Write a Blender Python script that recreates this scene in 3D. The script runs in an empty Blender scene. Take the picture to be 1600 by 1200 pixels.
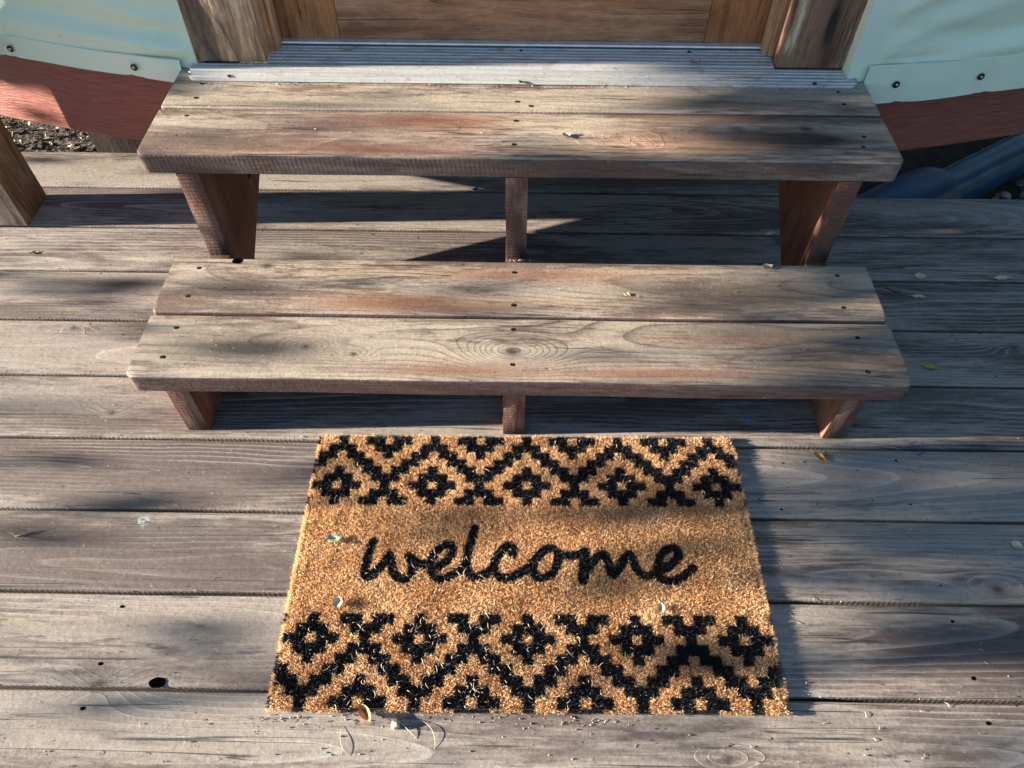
import bpy, bmesh, math, random
import numpy as np
from mathutils import Vector, Matrix
R_=math.radians
scene=bpy.context.scene; COL=scene.collection
# ------------------------------------------------------------------ camera
cam_d=bpy.data.cameras.new('camera'); cam=bpy.data.objects.new('camera',cam_d); COL.objects.link(cam)
cam_d.sensor_width=36; cam_d.lens=1150.8/1600*36; cam_d.clip_start=.02; cam_d.clip_end=500
def cam_matrix(p,r,y,H):
    cp,sp=math.cos(p),math.sin(p)
    f=Vector((0,cp,-sp)); rt=Vector((1,0,0)); up=rt.cross(f)
    M=Matrix((rt,up,-f)).transposed()
    M=Matrix.Rotation(y,3,'Z')@M@Matrix.Rotation(r,3,'Z')
    M=M.to_4x4(); M.translation=Vector((0,0,H)); return M
cam.matrix_world=cam_matrix(.90987,.00784,.00685,1.11884)
scene.camera=cam
# ------------------------------------------------------------------ light
SUN_EL=R_(11.0); SUN_AZ=math.atan(.0385); TE=math.tan(SUN_EL)
world=bpy.data.worlds.new("World"); scene.world=world; world.use_nodes=True
wn=world.node_tree; sky=wn.nodes.new('ShaderNodeTexSky'); sky.sky_type='NISHITA'; sky.sun_disc=False
sky.sun_elevation=SUN_EL; sky.sun_rotation=R_(267.8); sky.air_density=1.0; sky.dust_density=.3; sky.ozone_density=3
wn.links.new(sky.outputs[0],wn.nodes['Background'].inputs[0]); wn.nodes['Background'].inputs[1].default_value=.055
sd=bpy.data.lights.new('sun','SUN'); sd.energy=5; sd.angle=R_(.5); sd.color=(1,.90,.76)
sun=bpy.data.objects.new('sun',sd); COL.objects.link(sun)
dv=Vector((math.cos(SUN_EL)*math.cos(SUN_AZ),math.cos(SUN_EL)*math.sin(SUN_AZ),-math.sin(SUN_EL)))
sun.rotation_euler=dv.to_track_quat('-Z','Y').to_euler()
scene.view_settings.view_transform='Standard'; scene.view_settings.look='None'
scene.view_settings.exposure=2.65; scene.view_settings.gamma=1
scene.render.engine='CYCLES'
rng=np.random.default_rng(7); random.seed(7)
# ------------------------------------------------------------------ node helper
class NT:
    def __init__(s,name,spec=.3,rough=.7):
        s.m=bpy.data.materials.new(name); s.m.use_nodes=True; s.t=s.m.node_tree; s.n=s.t.nodes
        s.b=s.n['Principled BSDF']; s.b.inputs['Roughness'].default_value=rough
        s.b.inputs['Specular IOR Level'].default_value=spec
    def link(s,v,inp):
        if isinstance(v,bpy.types.NodeSocket): s.t.links.new(v,inp)
        else:
            if inp.type=='RGBA' and not hasattr(v,'__len__'): v=(v,v,v,1)
            if hasattr(v,'__len__') and len(v)==3 and inp.type=='RGBA': v=(*v,1)
            inp.default_value=v
    def M(s,op,a,b=0.,c=0.,clamp=False):
        n=s.n.new('ShaderNodeMath'); n.operation=op; n.use_clamp=clamp
        s.link(a,n.inputs[0]); s.link(b,n.inputs[1])
        if op in('MULTIPLY_ADD',): s.link(c,n.inputs[2])
        return n.outputs[0]
    def add(s,*a):
        r=a[0]
        for x in a[1:]: r=s.M('ADD',r,x)
        return r
    def mul(s,*a):
        r=a[0]
        for x in a[1:]: r=s.M('MULTIPLY',r,x)
        return r
    def attr(s,name):
        n=s.n.new('ShaderNodeAttribute'); n.attribute_name=name; return n
    def sep(s,v):
        n=s.n.new('ShaderNodeSeparateXYZ'); s.link(v,n.inputs[0]); return n.outputs
    def comb(s,x,y,z):
        n=s.n.new('ShaderNodeCombineXYZ'); s.link(x,n.inputs[0]); s.link(y,n.inputs[1]); s.link(z,n.inputs[2]); return n.outputs[0]
    def scale(s,v,k):
        n=s.n.new('ShaderNodeVectorMath'); n.operation='MULTIPLY'; s.link(v,n.inputs[0]); s.link(k,n.inputs[1]); return n.outputs[0]
    def noise(s,v,k,detail=2,rough=.5,dist=0.):
        n=s.n.new('ShaderNodeTexNoise'); s.link(s.scale(v,k) if k is not None else v,n.inputs['Vector'])
        n.inputs['Scale'].default_value=1; n.inputs['Detail'].default_value=detail; n.inputs['Roughness'].default_value=rough; n.inputs['Distortion'].default_value=dist
        return n.outputs[0]
    def ss(s,v,lo,hi,tlo=0.,thi=1.):
        n=s.n.new('ShaderNodeMapRange'); n.interpolation_type='SMOOTHSTEP'
        s.link(v,n.inputs[0]); n.inputs[1].default_value=lo; n.inputs[2].default_value=hi; n.inputs[3].default_value=tlo; n.inputs[4].default_value=thi
        return n.outputs[0]
    def mix(s,f,a,b,mode='MIX'):
        n=s.n.new('ShaderNodeMix'); n.data_type='RGBA'; n.blend_type=mode
        s.link(f,n.inputs[0]); s.link(a,n.inputs[6]); s.link(b,n.inputs[7]); return n.outputs[2]
    def bump(s,h,dist,strength=1.,prev=None):
        n=s.n.new('ShaderNodeBump'); n.inputs['Distance'].default_value=dist; n.inputs['Strength'].default_value=strength
        s.link(h,n.inputs['Height'])
        if prev is not None: s.link(prev,n.inputs['Normal'])
        return n.outputs[0]
    def color(s,c): s.link(c,s.b.inputs['Base Color'])
    def normal(s,n): s.link(n,s.b.inputs['Normal'])
    def gauss(s,x,y,kx,ky,sx,sy):
        dx=s.mul(s.M('SUBTRACT',x,kx),1/sx); dy=s.mul(s.M('SUBTRACT',y,ky),1/sy)
        return s.M('POWER',2.71828,s.mul(s.add(s.mul(dx,dx),s.mul(dy,dy)),-1))
def wood(name,stain,worn,dark,wear=.5,ring=.006,line=-.5,knots=(),stains=(),wear_and_light=(),paints=(),saw=0.,rough=.72,bs=1.,fiber=.35,dirt=.6,depth=.05,ringc=None,wearscale=(1.3,9,9),spec=.25,blotch=.5,streak=.26):
    """board wood. wp=(along,cross,height) metres, sd=(seed,cross centre,tilt)"""
    t=NT(name,spec,rough); wp=t.attr('wp').outputs['Vector']; s_=t.sep(t.attr('sd').outputs['Vector'])
    x,y,z=t.sep(wp); seed=s_[0]
    P=t.comb(t.add(x,t.mul(seed,7.31)),t.add(y,t.mul(seed,3.17)),t.add(z,t.mul(seed,1.9)))
    off=t.M('SUBTRACT',t.mul(t.M('FRACT',t.mul(seed,.618)),.1),.05)
    cr=t.add(t.M('SUBTRACT',y,s_[1]),off)
    w1=t.M('SUBTRACT',t.noise(P,(1.1,4,4),2),.5); w2=t.M('SUBTRACT',t.noise(P,(2.6,10,10),2),.5); w3=t.M('SUBTRACT',t.noise(P,(14,50,50),2),.5)
    dp=t.add(depth,t.mul(z,-1),t.mul(x,s_[2]),t.mul(w1,.06))
    c2=t.add(cr,t.mul(w2,.022),t.mul(w3,.003))
    r=t.M('SQRT',t.add(t.mul(c2,c2),t.mul(dp,dp)))
    kmask=None
    for (kx,ky,kr) in knots:
        r=t.add(r,t.mul(t.gauss(x,y,kx,ky,kr*3.2,kr*1.5),-kr*1.6))
        g=t.gauss(x,y,kx,ky,kr*.7,kr*.5); kmask=g if kmask is None else t.M('MAXIMUM',kmask,g)
    ph=t.M('FRACT',t.mul(r,1/ring))
    # asymmetrical ring: slow rise, sharp fall
    rl=t.mul(t.M('POWER',ph,5),t.ss(ph,1.0,.93))
    rl=t.mul(rl,1.2)
    fi=t.noise(P,(40,430,430),3,.65); fi2=t.noise(P,(18,125,125),4,.7); mt=t.noise(P,(75,130,130),4,.7)
    wn_=t.noise(P,wearscale,4,.6,.3)
    wm=t.ss(t.add(wn_,t.mul(t.M('SUBTRACT',fi2,.5),.35)),.5-(wear-.5)*.5-.085,.5-(wear-.5)*.5+.085)
    for (kx,ky,sx,sy,a) in wear_and_light:
        wm=t.add(wm,t.mul(t.gauss(x,y,kx,ky,sx,sy),a,t.ss(t.add(fi2,t.mul(w1,.4)),.32,.6)))
    wm=t.M('MINIMUM',t.M('MAXIMUM',wm,0),1)
    col=t.mix(wm,stain,worn)
    # reddish / greyish low-frequency blotches
    bl=t.noise(P,(2.2,16,16),4,.65)
    col=t.mix(t.mul(t.ss(bl,.45,.72),blotch),col,t.mix(1,col,(.84,.68,.56),'MULTIPLY'))
    bl2=t.noise(P,(3.1,22,9),4,.65)
    col=t.mix(t.mul(t.ss(bl2,.56,.74),.55),col,dark)
    st=t.noise(P,(9,95,95),4,.7,.3)
    gr=t.add(1-fiber*.85-streak*.75-.25,t.mul(fi,fiber),t.mul(fi2,fiber*.7),t.mul(t.ss(st,.34,.62),streak),t.mul(mt,.5))
    # rings
    rc=ringc if ringc else (tuple(c*.45 for c in dark) if line<0 else tuple(min(1,c*1.25) for c in worn))
    rm=t.mul(rl,t.ss(t.noise(P,(2,12,12),2),.3,.62),abs(line))
    col=t.mix(rm,col,rc)
    if kmask is not None: col=t.mix(t.mul(kmask,.9),col,tuple(c*.6 for c in dark))
    for (kx,ky,sx,sy,a,*c) in stains:
        g=t.mul(t.gauss(x,y,kx,ky,sx,sy),a,t.ss(t.add(wn_,t.mul(fi2,.35)),.35,.75)); col=t.mix(t.M('MINIMUM',t.mul(g,1.4),.95),col,c[0] if c else tuple(k*.55 for k in dark))
    for (kx,ky,sx,sy,c) in paints:
        g=t.mul(t.gauss(x,y,kx,ky,sx,sy),t.ss(t.noise(P,(120,200,100),3,.6),.35,.6)); col=t.mix(t.ss(g,.25,.55),col,c)
    col=t.mix(1,col,t.comb(gr,gr,gr),'MULTIPLY')
    # light scratches and specks
    sp=t.noise(P,(160,160,160),2,.6); col=t.mix(t.ss(sp,.70,.76,0,dirt),col,tuple(min(1,c*1.7+.05) for c in worn))
    sp2=t.noise(P,(70,190,190),2,.6); col=t.mix(t.ss(sp2,.685,.74,0,dirt),col,tuple(c*.3 for c in dark))
    cn=t.noise(P,(.9,62,62),2,.5,.2); cm=t.ss(t.noise(P,(3,25,25),2),.52,.60)
    crack=t.mul(t.ss(t.M('ABSOLUTE',t.M('SUBTRACT',cn,.5)),.011,.0),cm)
    col=t.mix(t.mul(crack,.75),col,tuple(c*.35 for c in dark))
    t.color(col)
    h=t.add(t.mul(crack,-1.2),t.mul(st,.4),t.mul(mt,.5),t.mul(fi,.35),t.mul(fi2,.5),t.mul(rl,.35 if line>0 else -.12),t.mul(sp,.25))
    nb=t.bump(h,.0011*bs)
    if saw>0:
        sw=t.M('SINE',t.add(t.mul(x,2*math.pi/.0082),t.mul(z,95),t.mul(w1,9),t.mul(t.noise(P,(30,30,60),1),3)))
        k=t.ss(t.noise(P,(5,20,20),2),.25,.5)
        nb=t.bump(t.mul(sw,k),.00011*saw,1,nb)
        col=t.mix(t.mul(t.ss(sw,-.3,.9),k,.3*min(1,saw)),col,t.mix(1,col,(1.55,1.45,1.4),'MULTIPLY')); t.color(col)
    t.normal(nb)
    return t.m
def simple(name,c,rough=.6,metal=0.,spec=.4,noise=None,bump=None,c2=None):
    t=NT(name,spec,rough); t.b.inputs['Metallic'].default_value=metal
    g=t.n.new('ShaderNodeTexCoord').outputs['Object']
    k=noise if noise else (40,40,40)
    n=t.noise(g,k,4,.6); t.color(t.mix(t.ss(n,.35,.65),c,c2 if c2 else tuple(v*.75 for v in c)))
    if bump: t.normal(t.bump(t.noise(g,bump[0],3,.6),bump[1]))
    return t.m
# ------------------------------------------------------------------ object helpers
def tag(o,label=None,cat=None,group=None,kind=None):
    if label: o['label']=label
    if cat: o['category']=cat
    if group: o['group']=group
    if kind: o['kind']=kind
    return o
def empty(name,loc,label,cat,group=None):
    o=bpy.data.objects.new(name,None); COL.objects.link(o); o.location=loc; o.empty_display_size=.05
    return tag(o,label,cat,group)
def mesh_obj(name,V,F,mats,parent=None,mi=None,wp=None,sdv=None,smooth=True,sharp=35):
    V=np.asarray(V,float); off=np.array(parent_world(parent)); 
    me=bpy.data.meshes.new(name); me.from_pydata((V-off).tolist(),[],F)
    for m in (mats if isinstance(mats,(list,tuple)) else [mats]): me.materials.append(m)
    if mi is not None: me.polygons.foreach_set('material_index',np.asarray(mi,dtype=np.int32))
    if smooth:
        me.polygons.foreach_set('use_smooth',np.ones(len(me.polygons),bool)); me.set_sharp_from_angle(angle=R_(sharp))
    if wp is not None:
        a=me.attributes.new('wp','FLOAT_VECTOR','POINT'); a.data.foreach_set('vector',np.asarray(wp,np.float32).ravel())
        a=me.attributes.new('sd','FLOAT_VECTOR','POINT'); a.data.foreach_set('vector',np.asarray(sdv,np.float32).ravel())
    me.update(); o=bpy.data.objects.new(name,me); COL.objects.link(o)
    if parent is not None: o.parent=parent
    return o
def parent_world(p):
    v=Vector((0,0,0))
    while p is not None: v+=p.location; p=p.parent
    return v
class MB:
    """collects geometry with wood attributes"""
    def __init__(s): s.V=[];s.F=[];s.mi=[];s.wp=[];s.sd=[]
    def put(s,V,F,mi=0,wp=None,sd=(0,0,0)):
        o=len(s.V); V=[tuple(v) for v in V]; s.V+=V; s.F+=[tuple(i+o for i in f) for f in F]
        s.mi+= list(mi) if hasattr(mi,'__len__') else [mi]*len(F)
        s.wp+= [tuple(w) for w in (wp if wp is not None else V)]; s.sd+=[tuple(sd)]*len(V)
    def build(s,name,mats,parent=None,smooth=True,sharp=20):
        return mesh_obj(name,s.V,s.F,mats,parent,s.mi,s.wp,s.sd,smooth,sharp)
def noise1(x,seed,f):
    r=np.random.default_rng(seed); ph=r.uniform(0,6.28,6); a=r.uniform(.4,1,6); fr=f*r.uniform(.5,2.2,6)
    return sum(a[i]*np.sin(x*fr[i]+ph[i]) for i in range(6))/3.
def board(mb,x0,x1,y0,y1,zt,th,seed,rad=.006,nx=90,corner=0.,edge=.0007,tilt=None,cup=.0,edge_mat=1):
    """plank along X, rounded top arrises; cross-section swept with slight irregularity"""
    sd=(seed,(y0+y1)/2,tilt if tilt is not None else (((seed*.37)%1)-.5)*.05)
    xs=np.linspace(x0,x1,nx)
    if corner>0: xs=np.unique(np.concatenate([x0+corner*np.array([0,.06,.15,.3,.5,.75,1]),xs[(xs>x0+corner)&(xs<x1-corner)],x1-corner*np.array([0,.06,.15,.3,.5,.75,1])]))
    ang=[math.radians(a) for a in (0,22,45,68,90)]
    e0=noise1(xs,int(seed*13)+1,9)*edge; e1=noise1(xs,int(seed*13)+2,9)*edge; ez=noise1(xs,int(seed*13)+3,4)*edge*.8
    V=[];wp=[];n=None
    L=len(xs)
    for i,x in enumerate(xs):
        d=min(x-x0,x1-x); ins=0; ein=0
        if corner>0 and d<corner: ins=corner-math.sqrt(max(0,corner**2-(corner-d)**2))
        er=.004
        if i==0 or i==L-1: ein=er
        a,b=y0+e0[i]+ins+ein*.5,y1+e1[i]-ein*.5-(ins*.25); zt_=zt+ez[i]-ein*.8; zb=zt-th
        sec=[(a,zb+.002)]
        for q in ang: sec.append((a+rad-rad*math.cos(q),zt_-rad+rad*math.sin(q)))
        m=5
        for k in range(1,m): 
            f=k/m; sec.append((a+rad+(b-a-2*rad)*f,zt_-cup*math.sin(math.pi*f)))
        for q in ang[::-1]: sec.append((b-rad+rad*math.cos(q),zt_-rad+rad*math.sin(q)))
        sec.append((b,zb+.002)); sec.append((b-.002,zb)); sec.append((a+.002,zb))
        n=len(sec)
        for (yy,zz) in sec: V.append((x,yy,zz)); wp.append((x,yy,zz))
    F=[];mi=[]
    for i in range(L-1):
        for j in range(n):
            k=(j+1)%n; F.append((i*n+j,(i+1)*n+j,(i+1)*n+k,i*n+k)[::-1]); 
            mi.append(edge_mat if (j in (0,1,2) or j>=len(ang)+3+len(ang)+0) else 0)
    F.append(tuple(range(n))[::-1]); F.append(tuple((L-1)*n+j for j in range(n))); mi+=[edge_mat,edge_mat]
    F=[f[::-1] for f in F]
    mb.put(V,F,mi,wp,sd)
def prism(mb,poly,axis,a0,a1,bev,seed,grain='z',mi=0,seg=2,sub=0):
    """polygon (list of 2-tuples in the two other axes) extruded along axis, bevelled; wood grain along given axis"""
    bm=bmesh.new(); ax='xyz'.index(axis); oth=[i for i in range(3) if i!=ax]
    def mk(p,a):
        c=[0,0,0]; c[ax]=a; c[oth[0]]=p[0]; c[oth[1]]=p[1]; return bm.verts.new(c)
    A=[mk(p,a0) for p in poly]; B=[mk(p,a1) for p in poly]; n=len(poly)
    bm.faces.new(A); bm.faces.new(B[::-1])
    for i in range(n): bm.faces.new((A[i],B[i],B[(i+1)%n],A[(i+1)%n]))
    bmesh.ops.recalc_face_normals(bm,faces=bm.faces)
    if bev>0: bmesh.ops.bevel(bm,geom=bm.edges[:],offset=bev,segments=seg,profile=.6,affect='EDGES',clamp_overlap=True)
    if sub: bmesh.ops.subdivide_edges(bm,edges=bm.edges[:],cuts=sub,use_grid_fill=True)
    bm.verts.index_update(); V=[tuple(v.co) for v in bm.verts]; F=[[v.index for v in f.verts] for f in bm.faces]
    m=mi
    if callable(mi): 
        bm.normal_update(); m=[mi(f.normal) for f in bm.faces]
    bm.free()
    g='xyz'.index(grain); rest=[i for i in range(3) if i!=g]
    wp=[(v[g],v[rest[0]],v[rest[1]]) for v in V]; c=np.mean([w[1] for w in wp])
    mb.put(V,F,m,wp,(seed,c,(((seed*.37)%1)-.5)*.04))
def box(mb,x0,x1,y0,y1,z0,z1,bev,seed,grain='z',mi=0,sub=0):
    prism(mb,[(y0,z0),(y1,z0),(y1,z1),(y0,z1)],'x',x0,x1,bev,seed,grain,mi,2,sub)
def disc_pts(c,r,n=12,jit=0.,el=1.):
    return [(c[0]+r*math.cos(2*math.pi*i/n)*(1+random.uniform(-jit,jit)),c[1]+r*el*math.sin(2*math.pi*i/n)*(1+random.uniform(-jit,jit)),c[2]) for i in range(n)]
# ------------------------------------------------------------------ palettes
STAIN=(.125,.082,.068); WORN=(.33,.275,.225); DARK=(.05,.042,.042)
PITCH=.1445; Y0=.29987
m_deck=wood('deck_wood',(.118,.089,.079),(.285,.243,.206),(.062,.058,.062),wear=.52,streak=.14,fiber=.3,ring=.0075,line=.85,depth=.035,
  knots=[(.77,.47,.016),(-.60,.305,.02),(-.75,.79,.012),(.3,.22,.012),(-1.02,.64,.012),(1.0,.98,.014),(-.9,1.0,.012)],
  stains=[(-.70,.985,.16,.02,.6),(-.95,.80,.3,.03,.5),(-.62,1.03,.2,.02,.5),(-.85,1.13,.22,.02,.6)],
  wear_and_light=[(-.55,.36,.3,.035,.8),(.1,.17,.35,.06,.7),(-.6,.62,.3,.04,.3),(-.8,1.53,.4,.06,.8)],
  paints=[(.437,.792,.007,.006,(.02,.25,.45)),(.845,.449,.024,.0045,(.02,.22,.50)),(.73,.735,.02,.02,(.10,.13,.20)),(-.62,.57,.012,.012,(.34,.35,.34))],ringc=(.42,.38,.33))
m_deck_edge=wood('deck_board_edge',(.11,.085,.07),(.24,.20,.165),DARK,wear=.5,saw=.7,line=-.2)
m_hole=simple('dark_hole',(.0015,.001,.001),1.,0,0.,c2=(.003,.002,.002))  # near-black colour painted in for the shade inside holes
m_screw=simple('weathered_screw',(.10,.09,.08),.45,.7,c2=(.05,.035,.025))
m_dirt=simple('ground_dirt',(.06,.045,.035),.95,noise=(25,25,25),bump=((60,60,60),.01),c2=(.03,.022,.018))
# ------------------------------------------------------------------ ground and deck
def ground():
    n=24; xs=np.linspace(-30,30,n); V=[(x,y,-.36+.02*math.sin(x*1.7+y)) for x in xs for y in xs+4]
    F=[(i*n+j,(i+1)*n+j,(i+1)*n+j+1,i*n+j+1) for i in range(n-1) for j in range(n-1)]
    tag(mesh_obj('ground',V,F,m_dirt),kind='structure')
ground()
mb=MB()
for k in range(-13,9):
    y0,y1=Y0+k*PITCH+.0021,Y0+(k+1)*PITCH-.0021
    board(mb,-3.1+.013*(k%3),(.725 if k==8 else 3.1),y0,y1,0,.034,k+21.3,rad=.0045,nx=260,edge=.0009,cup=-.0006,tilt=[.035,-.02,.05,.012,-.04,.03,-.015,.045,.02][k%9])
for x in np.arange(-2.8,3.1,.42): box(mb,x,x+.038,-1.5,1.44,-.18,-.0365,0,3+x,'y',2)
# nail holes and specks in the boards (flat discs, the holes' inner shade painted black)
def dark_disc(px,py,r,el=.6,z=.0004,n=9): 
    P=disc_pts((px,py,z),r,n,.22,el); mb.put(P+[(px,py,z)],[(i,(i+1)%n,n) for i in range(n)],3,None,(0,0,0))
PIX2W=lambda u,v,z=0.: None
Mc=cam.matrix_world.copy()
def unproj(u,v,z=0.):
    d=(Mc.to_3x3()@Vector(((u-800)/1150.8,(600-v)/1150.8,-1))); o=Mc.translation; s=(z-o.z)/d.z; p=o+d*s; return p.x,p.y
for (u,v,r) in [(15,631,.0052),(157,652,.0035),(191,948,.0042),(158,1037,.0045),(129,1107,.0045),(235,820,.0038),(207,891,.004),(281,706,.0034),(350,710,.003),(255,737,.0028),
   (1400,720,.0032),(1488,971,.0034),(1521,1060,.0042),(1544,1130,.0042),(1470,915,.0024),(1221,796,.0028),(1422,788,.0028),(30,466,.0026),(103,470,.002),(107,459,.002),(12,474,.0024),(545,286,.0028),(430,289,.0022),
   (1495,533,.0022),(1494,553,.0018),(1340,735,.002),(250,780,.0024),(163,775,.0024),(490,1095,.002),(415,670,.002)]:
    x,y=unproj(u,v); dark_disc(x,y,r)
for i in range(420):
    x=random.uniform(-1.2,1.2); y=random.uniform(.05,1.45); dark_disc(x,y,random.choice([.0009,.0012,.0016,.0021]),random.uniform(.4,.9),n=7)
x,y=unproj(246,1067); 
P=disc_pts((x,y,.0006),.0125,18,.08,.62); mb.put(P+[(x,y,.0006)],[(i,(i+1)%18,18) for i in range(18)],3)
tag(mb.build('deck',[m_deck,m_deck_edge,m_deck_edge,m_hole],sharp=35),kind='structure')
# ------------------------------------------------------------------ steps
steps=empty('wooden_steps',(0,.9,0),'brown weathered two-tread wooden steps standing between doormat and door','steps')
def tread(y0,y1,zt,seed,x0,x1,mat,edge,fc,tilt,label=None):
    mb=MB(); board(mb,x0,x1,y0,y1,zt,.038,seed,rad=.0055,nx=200,corner=fc,edge=.0008,cup=-.0005,tilt=tilt)
    o=mb.build('tread_board',[mat,edge],steps,sharp=35)
    if label: o['label']=label
    return o
BR=dict(dirt=.35,fiber=.45,blotch=.5,stain=(.165,.112,.088),worn=(.385,.32,.25),dark=(.05,.042,.044))
RED=(.24,.125,.08)
m_t1=wood('tread_lower_front_wood',wear=.62,ring=.0042,line=-.75,streak=.16,depth=.055,knots=[(-.005,.80,.022),(-.353,.805,.012),(-.27,.79,.009)],
   wear_and_light=[(0.,.81,.42,.06,.7),(.33,.80,.08,.03,.9),(.0,.742,.6,.006,1.)],stains=[(-.45,.80,.14,.035,.75),(.22,.757,.2,.014,.7,RED),(-.1,.757,.14,.014,.7,RED),(.36,.83,.14,.016,.6,RED),(.42,.85,.2,.02,.5),(.5,.78,.22,.05,.5)],**BR)
m_t2=wood('tread_lower_back_wood',wear=.52,ring=.0040,line=-.6,streak=.2,depth=.05,knots=[(-.46,1.0,.016),(-.1,1.01,.006)],
   wear_and_light=[(-.05,.94,.3,.05,.7),(-.35,.99,.15,.02,.8)],stains=[(-.5,.94,.12,.025,.75),(.3,.95,.12,.03,.6),(-.22,.91,.16,.022,.8,RED),(.02,.985,.2,.018,.7,RED),(-.1,.90,.12,.012,.6,RED),(.45,.95,.12,.04,.5)],**BR)
m_t3=wood('tread_upper_front_wood',wear=.46,ring=.0046,line=.35,depth=.055,knots=[(.175,1.135,.014),(.21,1.11,.010),(.39,1.155,.018),(.51,1.165,.016),(.11,1.14,.006)],
   wear_and_light=[(.12,1.12,.22,.05,1.1),(.0,1.075,.6,.008,.9),(.5,1.09,.12,.02,.6)],stains=[(-.33,1.16,.15,.035,.6,(.10,.05,.05)),(.49,1.135,.11,.022,1.),(-.55,1.12,.08,.02,.5),(.24,1.13,.10,.035,.5,(.50,.27,.17)),(.36,1.13,.1,.04,.4,(.42,.24,.15)),(-.12,1.17,.1,.03,.7,RED),(-.25,1.09,.2,.02,.7,(.15,.065,.05)),(-.2,1.18,.12,.02,.6,(.15,.065,.05))],ringc=(.5,.36,.25),**BR)  # first wear patch also paints in sunlit brightness right of centre
m_t4=wood('tread_upper_back_wood',wear=.66,ring=.0045,line=-.4,depth=.045,knots=[],wear_and_light=[(0,1.25,.5,.03,.6)],stains=[(-.36,1.225,.2,.012,.5),(.4,1.24,.2,.02,.4)],**BR)
m_e_low=wood('tread_front_edge_stained',(.115,.068,.058),(.19,.13,.11),(.07,.05,.05),wear=.35,saw=.12,line=-.15,dirt=.8)
m_e_up=wood('tread_front_edge_sawn',(.125,.08,.066),(.22,.165,.14),(.075,.05,.045),wear=.45,saw=.55,line=-.1,dirt=.8)
B=[tread(.7357,.8760,.1779,31.2,-.636,.6465,m_t1,m_e_low,.013,.02),
   tread(.8805,1.0208,.1779,32.7,-.636,.6465,m_t2,m_e_low,.006,.03),
   tread(1.0672,1.2086,.3674,33.1,-.652,.6563,m_t3,m_e_up,.014,-.02),
   tread(1.2112,1.354,.3674,34.6,-.652,.6563,m_t4,m_e_up,.004,.01)]
# edges bright with worn finish
def screw(parent,u,v,zt,r=.0042):
    x,y=unproj(u,v,zt); mb=MB(); n=12
    P=disc_pts((x,y,zt+.0006),r,n,.12,.85); mb.put(P+[(x,y,zt+.0007)],[(i,(i+1)%n,n) for i in range(n)],0)
    h=disc_pts((x+.0006,y+.0004,zt+.0009),r*.52,8); mb.put(h+[(x+.0006,y+.0004,zt+.0012)],[(i,(i+1)%8,8) for i in range(8)],1)
    mb.build('screw',[m_hole,m_screw],parent,smooth=False)
for u,v in [(275,512),(254,558),(802,515),(801,570),(1340,528),(1356,581)]: screw(B[0],u,v,.1779)
for u,v in [(311,419),(294,463),(803,426),(802,477),(1308,431),(1318,481)]: screw(B[1],u,v,.1779)
for u,v in [(292,181),(275,212),(806,189),(803,226),(1349,230),(1350,214)]: screw(B[2],u,v,.3674)
for u,v in [(316,131),(306,153),(808,159),(829,166),(1319,163),(1310,144)]: screw(B[3],u,v,.3674)
def knot_hole(parent,u,v,zt,r,el=.8):  # flat black disc paints the dark inside of a knot hole
    x,y=unproj(u,v,zt); mb=MB(); n=16
    P=disc_pts((x,y,zt+.0005),r,n,.1,el); mb.put(P+[(x,y,zt+.0006)],[(i,(i+1)%n,n) for i in range(n)],0)
    mb.build('knot_hole',[m_hole],parent,smooth=False)
knot_hole(B[1],371,408,.1779,.0105,.7); knot_hole(B[0],463,538,.1779,.0085,.95)
m_str=wood('stringer_end_grain',(.13,.062,.045),(.22,.14,.105),(.055,.035,.03),stains=[(.0,0,.022,50,.8),(.145,0,.02,50,.6)],wear=.4,saw=2.2,streak=.08,fiber=.2,line=-.3,wearscale=(6,20,20))
m_str_side=wood('stringer_side_cedar',(.19,.075,.045),(.24,.12,.075),(.11,.05,.03),wear=.4,ring=.009,line=-.35,dirt=.1,bs=.5,fiber=.5,blotch=.7)
for x0,x1 in ((-.596,-.556),(-.021,.018),(.559,.598)):
    mb=MB(); prism(mb,[(.753,.0005),(1.085,.0005),(1.375,.170),(1.375,.1725),(1.262,.1725),(1.262,.3293),(1.068,.3293),(1.068,.1398),(.753,.1398)],'x',x0,x1,.0018,x0*20+50,'z',lambda n:(0 if abs(n.x)<.6 else 1),2)
    mb.build('stringer',[m_str,m_str_side],steps)
# ------------------------------------------------------------------ yurt
CX,CY=.07,5.35
yurt=empty('yurt',(CX,CY,-.3),'round tent house with sage green fabric wall and timber door behind the steps','yurt')
def fabric_mat():
    t=NT('sage_vinyl_fabric',.45,.5); g=t.n.new('ShaderNodeTexCoord').outputs['Object']
    n=t.noise(g,(3,3,6),3); n2=t.noise(g,(900,900,900),1)
    c=t.mix(t.ss(n,.3,.7),(.68,.78,.61),(.72,.81,.65)); c=t.mix(t.ss(t.noise(g,(60,60,60),4,.7),.62,.75,0,.25),c,(.2,.22,.18))
    t.color(c); t.normal(t.bump(n2,.0003)); 
    return t.m
m_fab=fabric_mat()
def P_(s,z,R): th=s/4.07; return (CX+R*math.sin(th),CY-R*math.cos(th),z)
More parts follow.
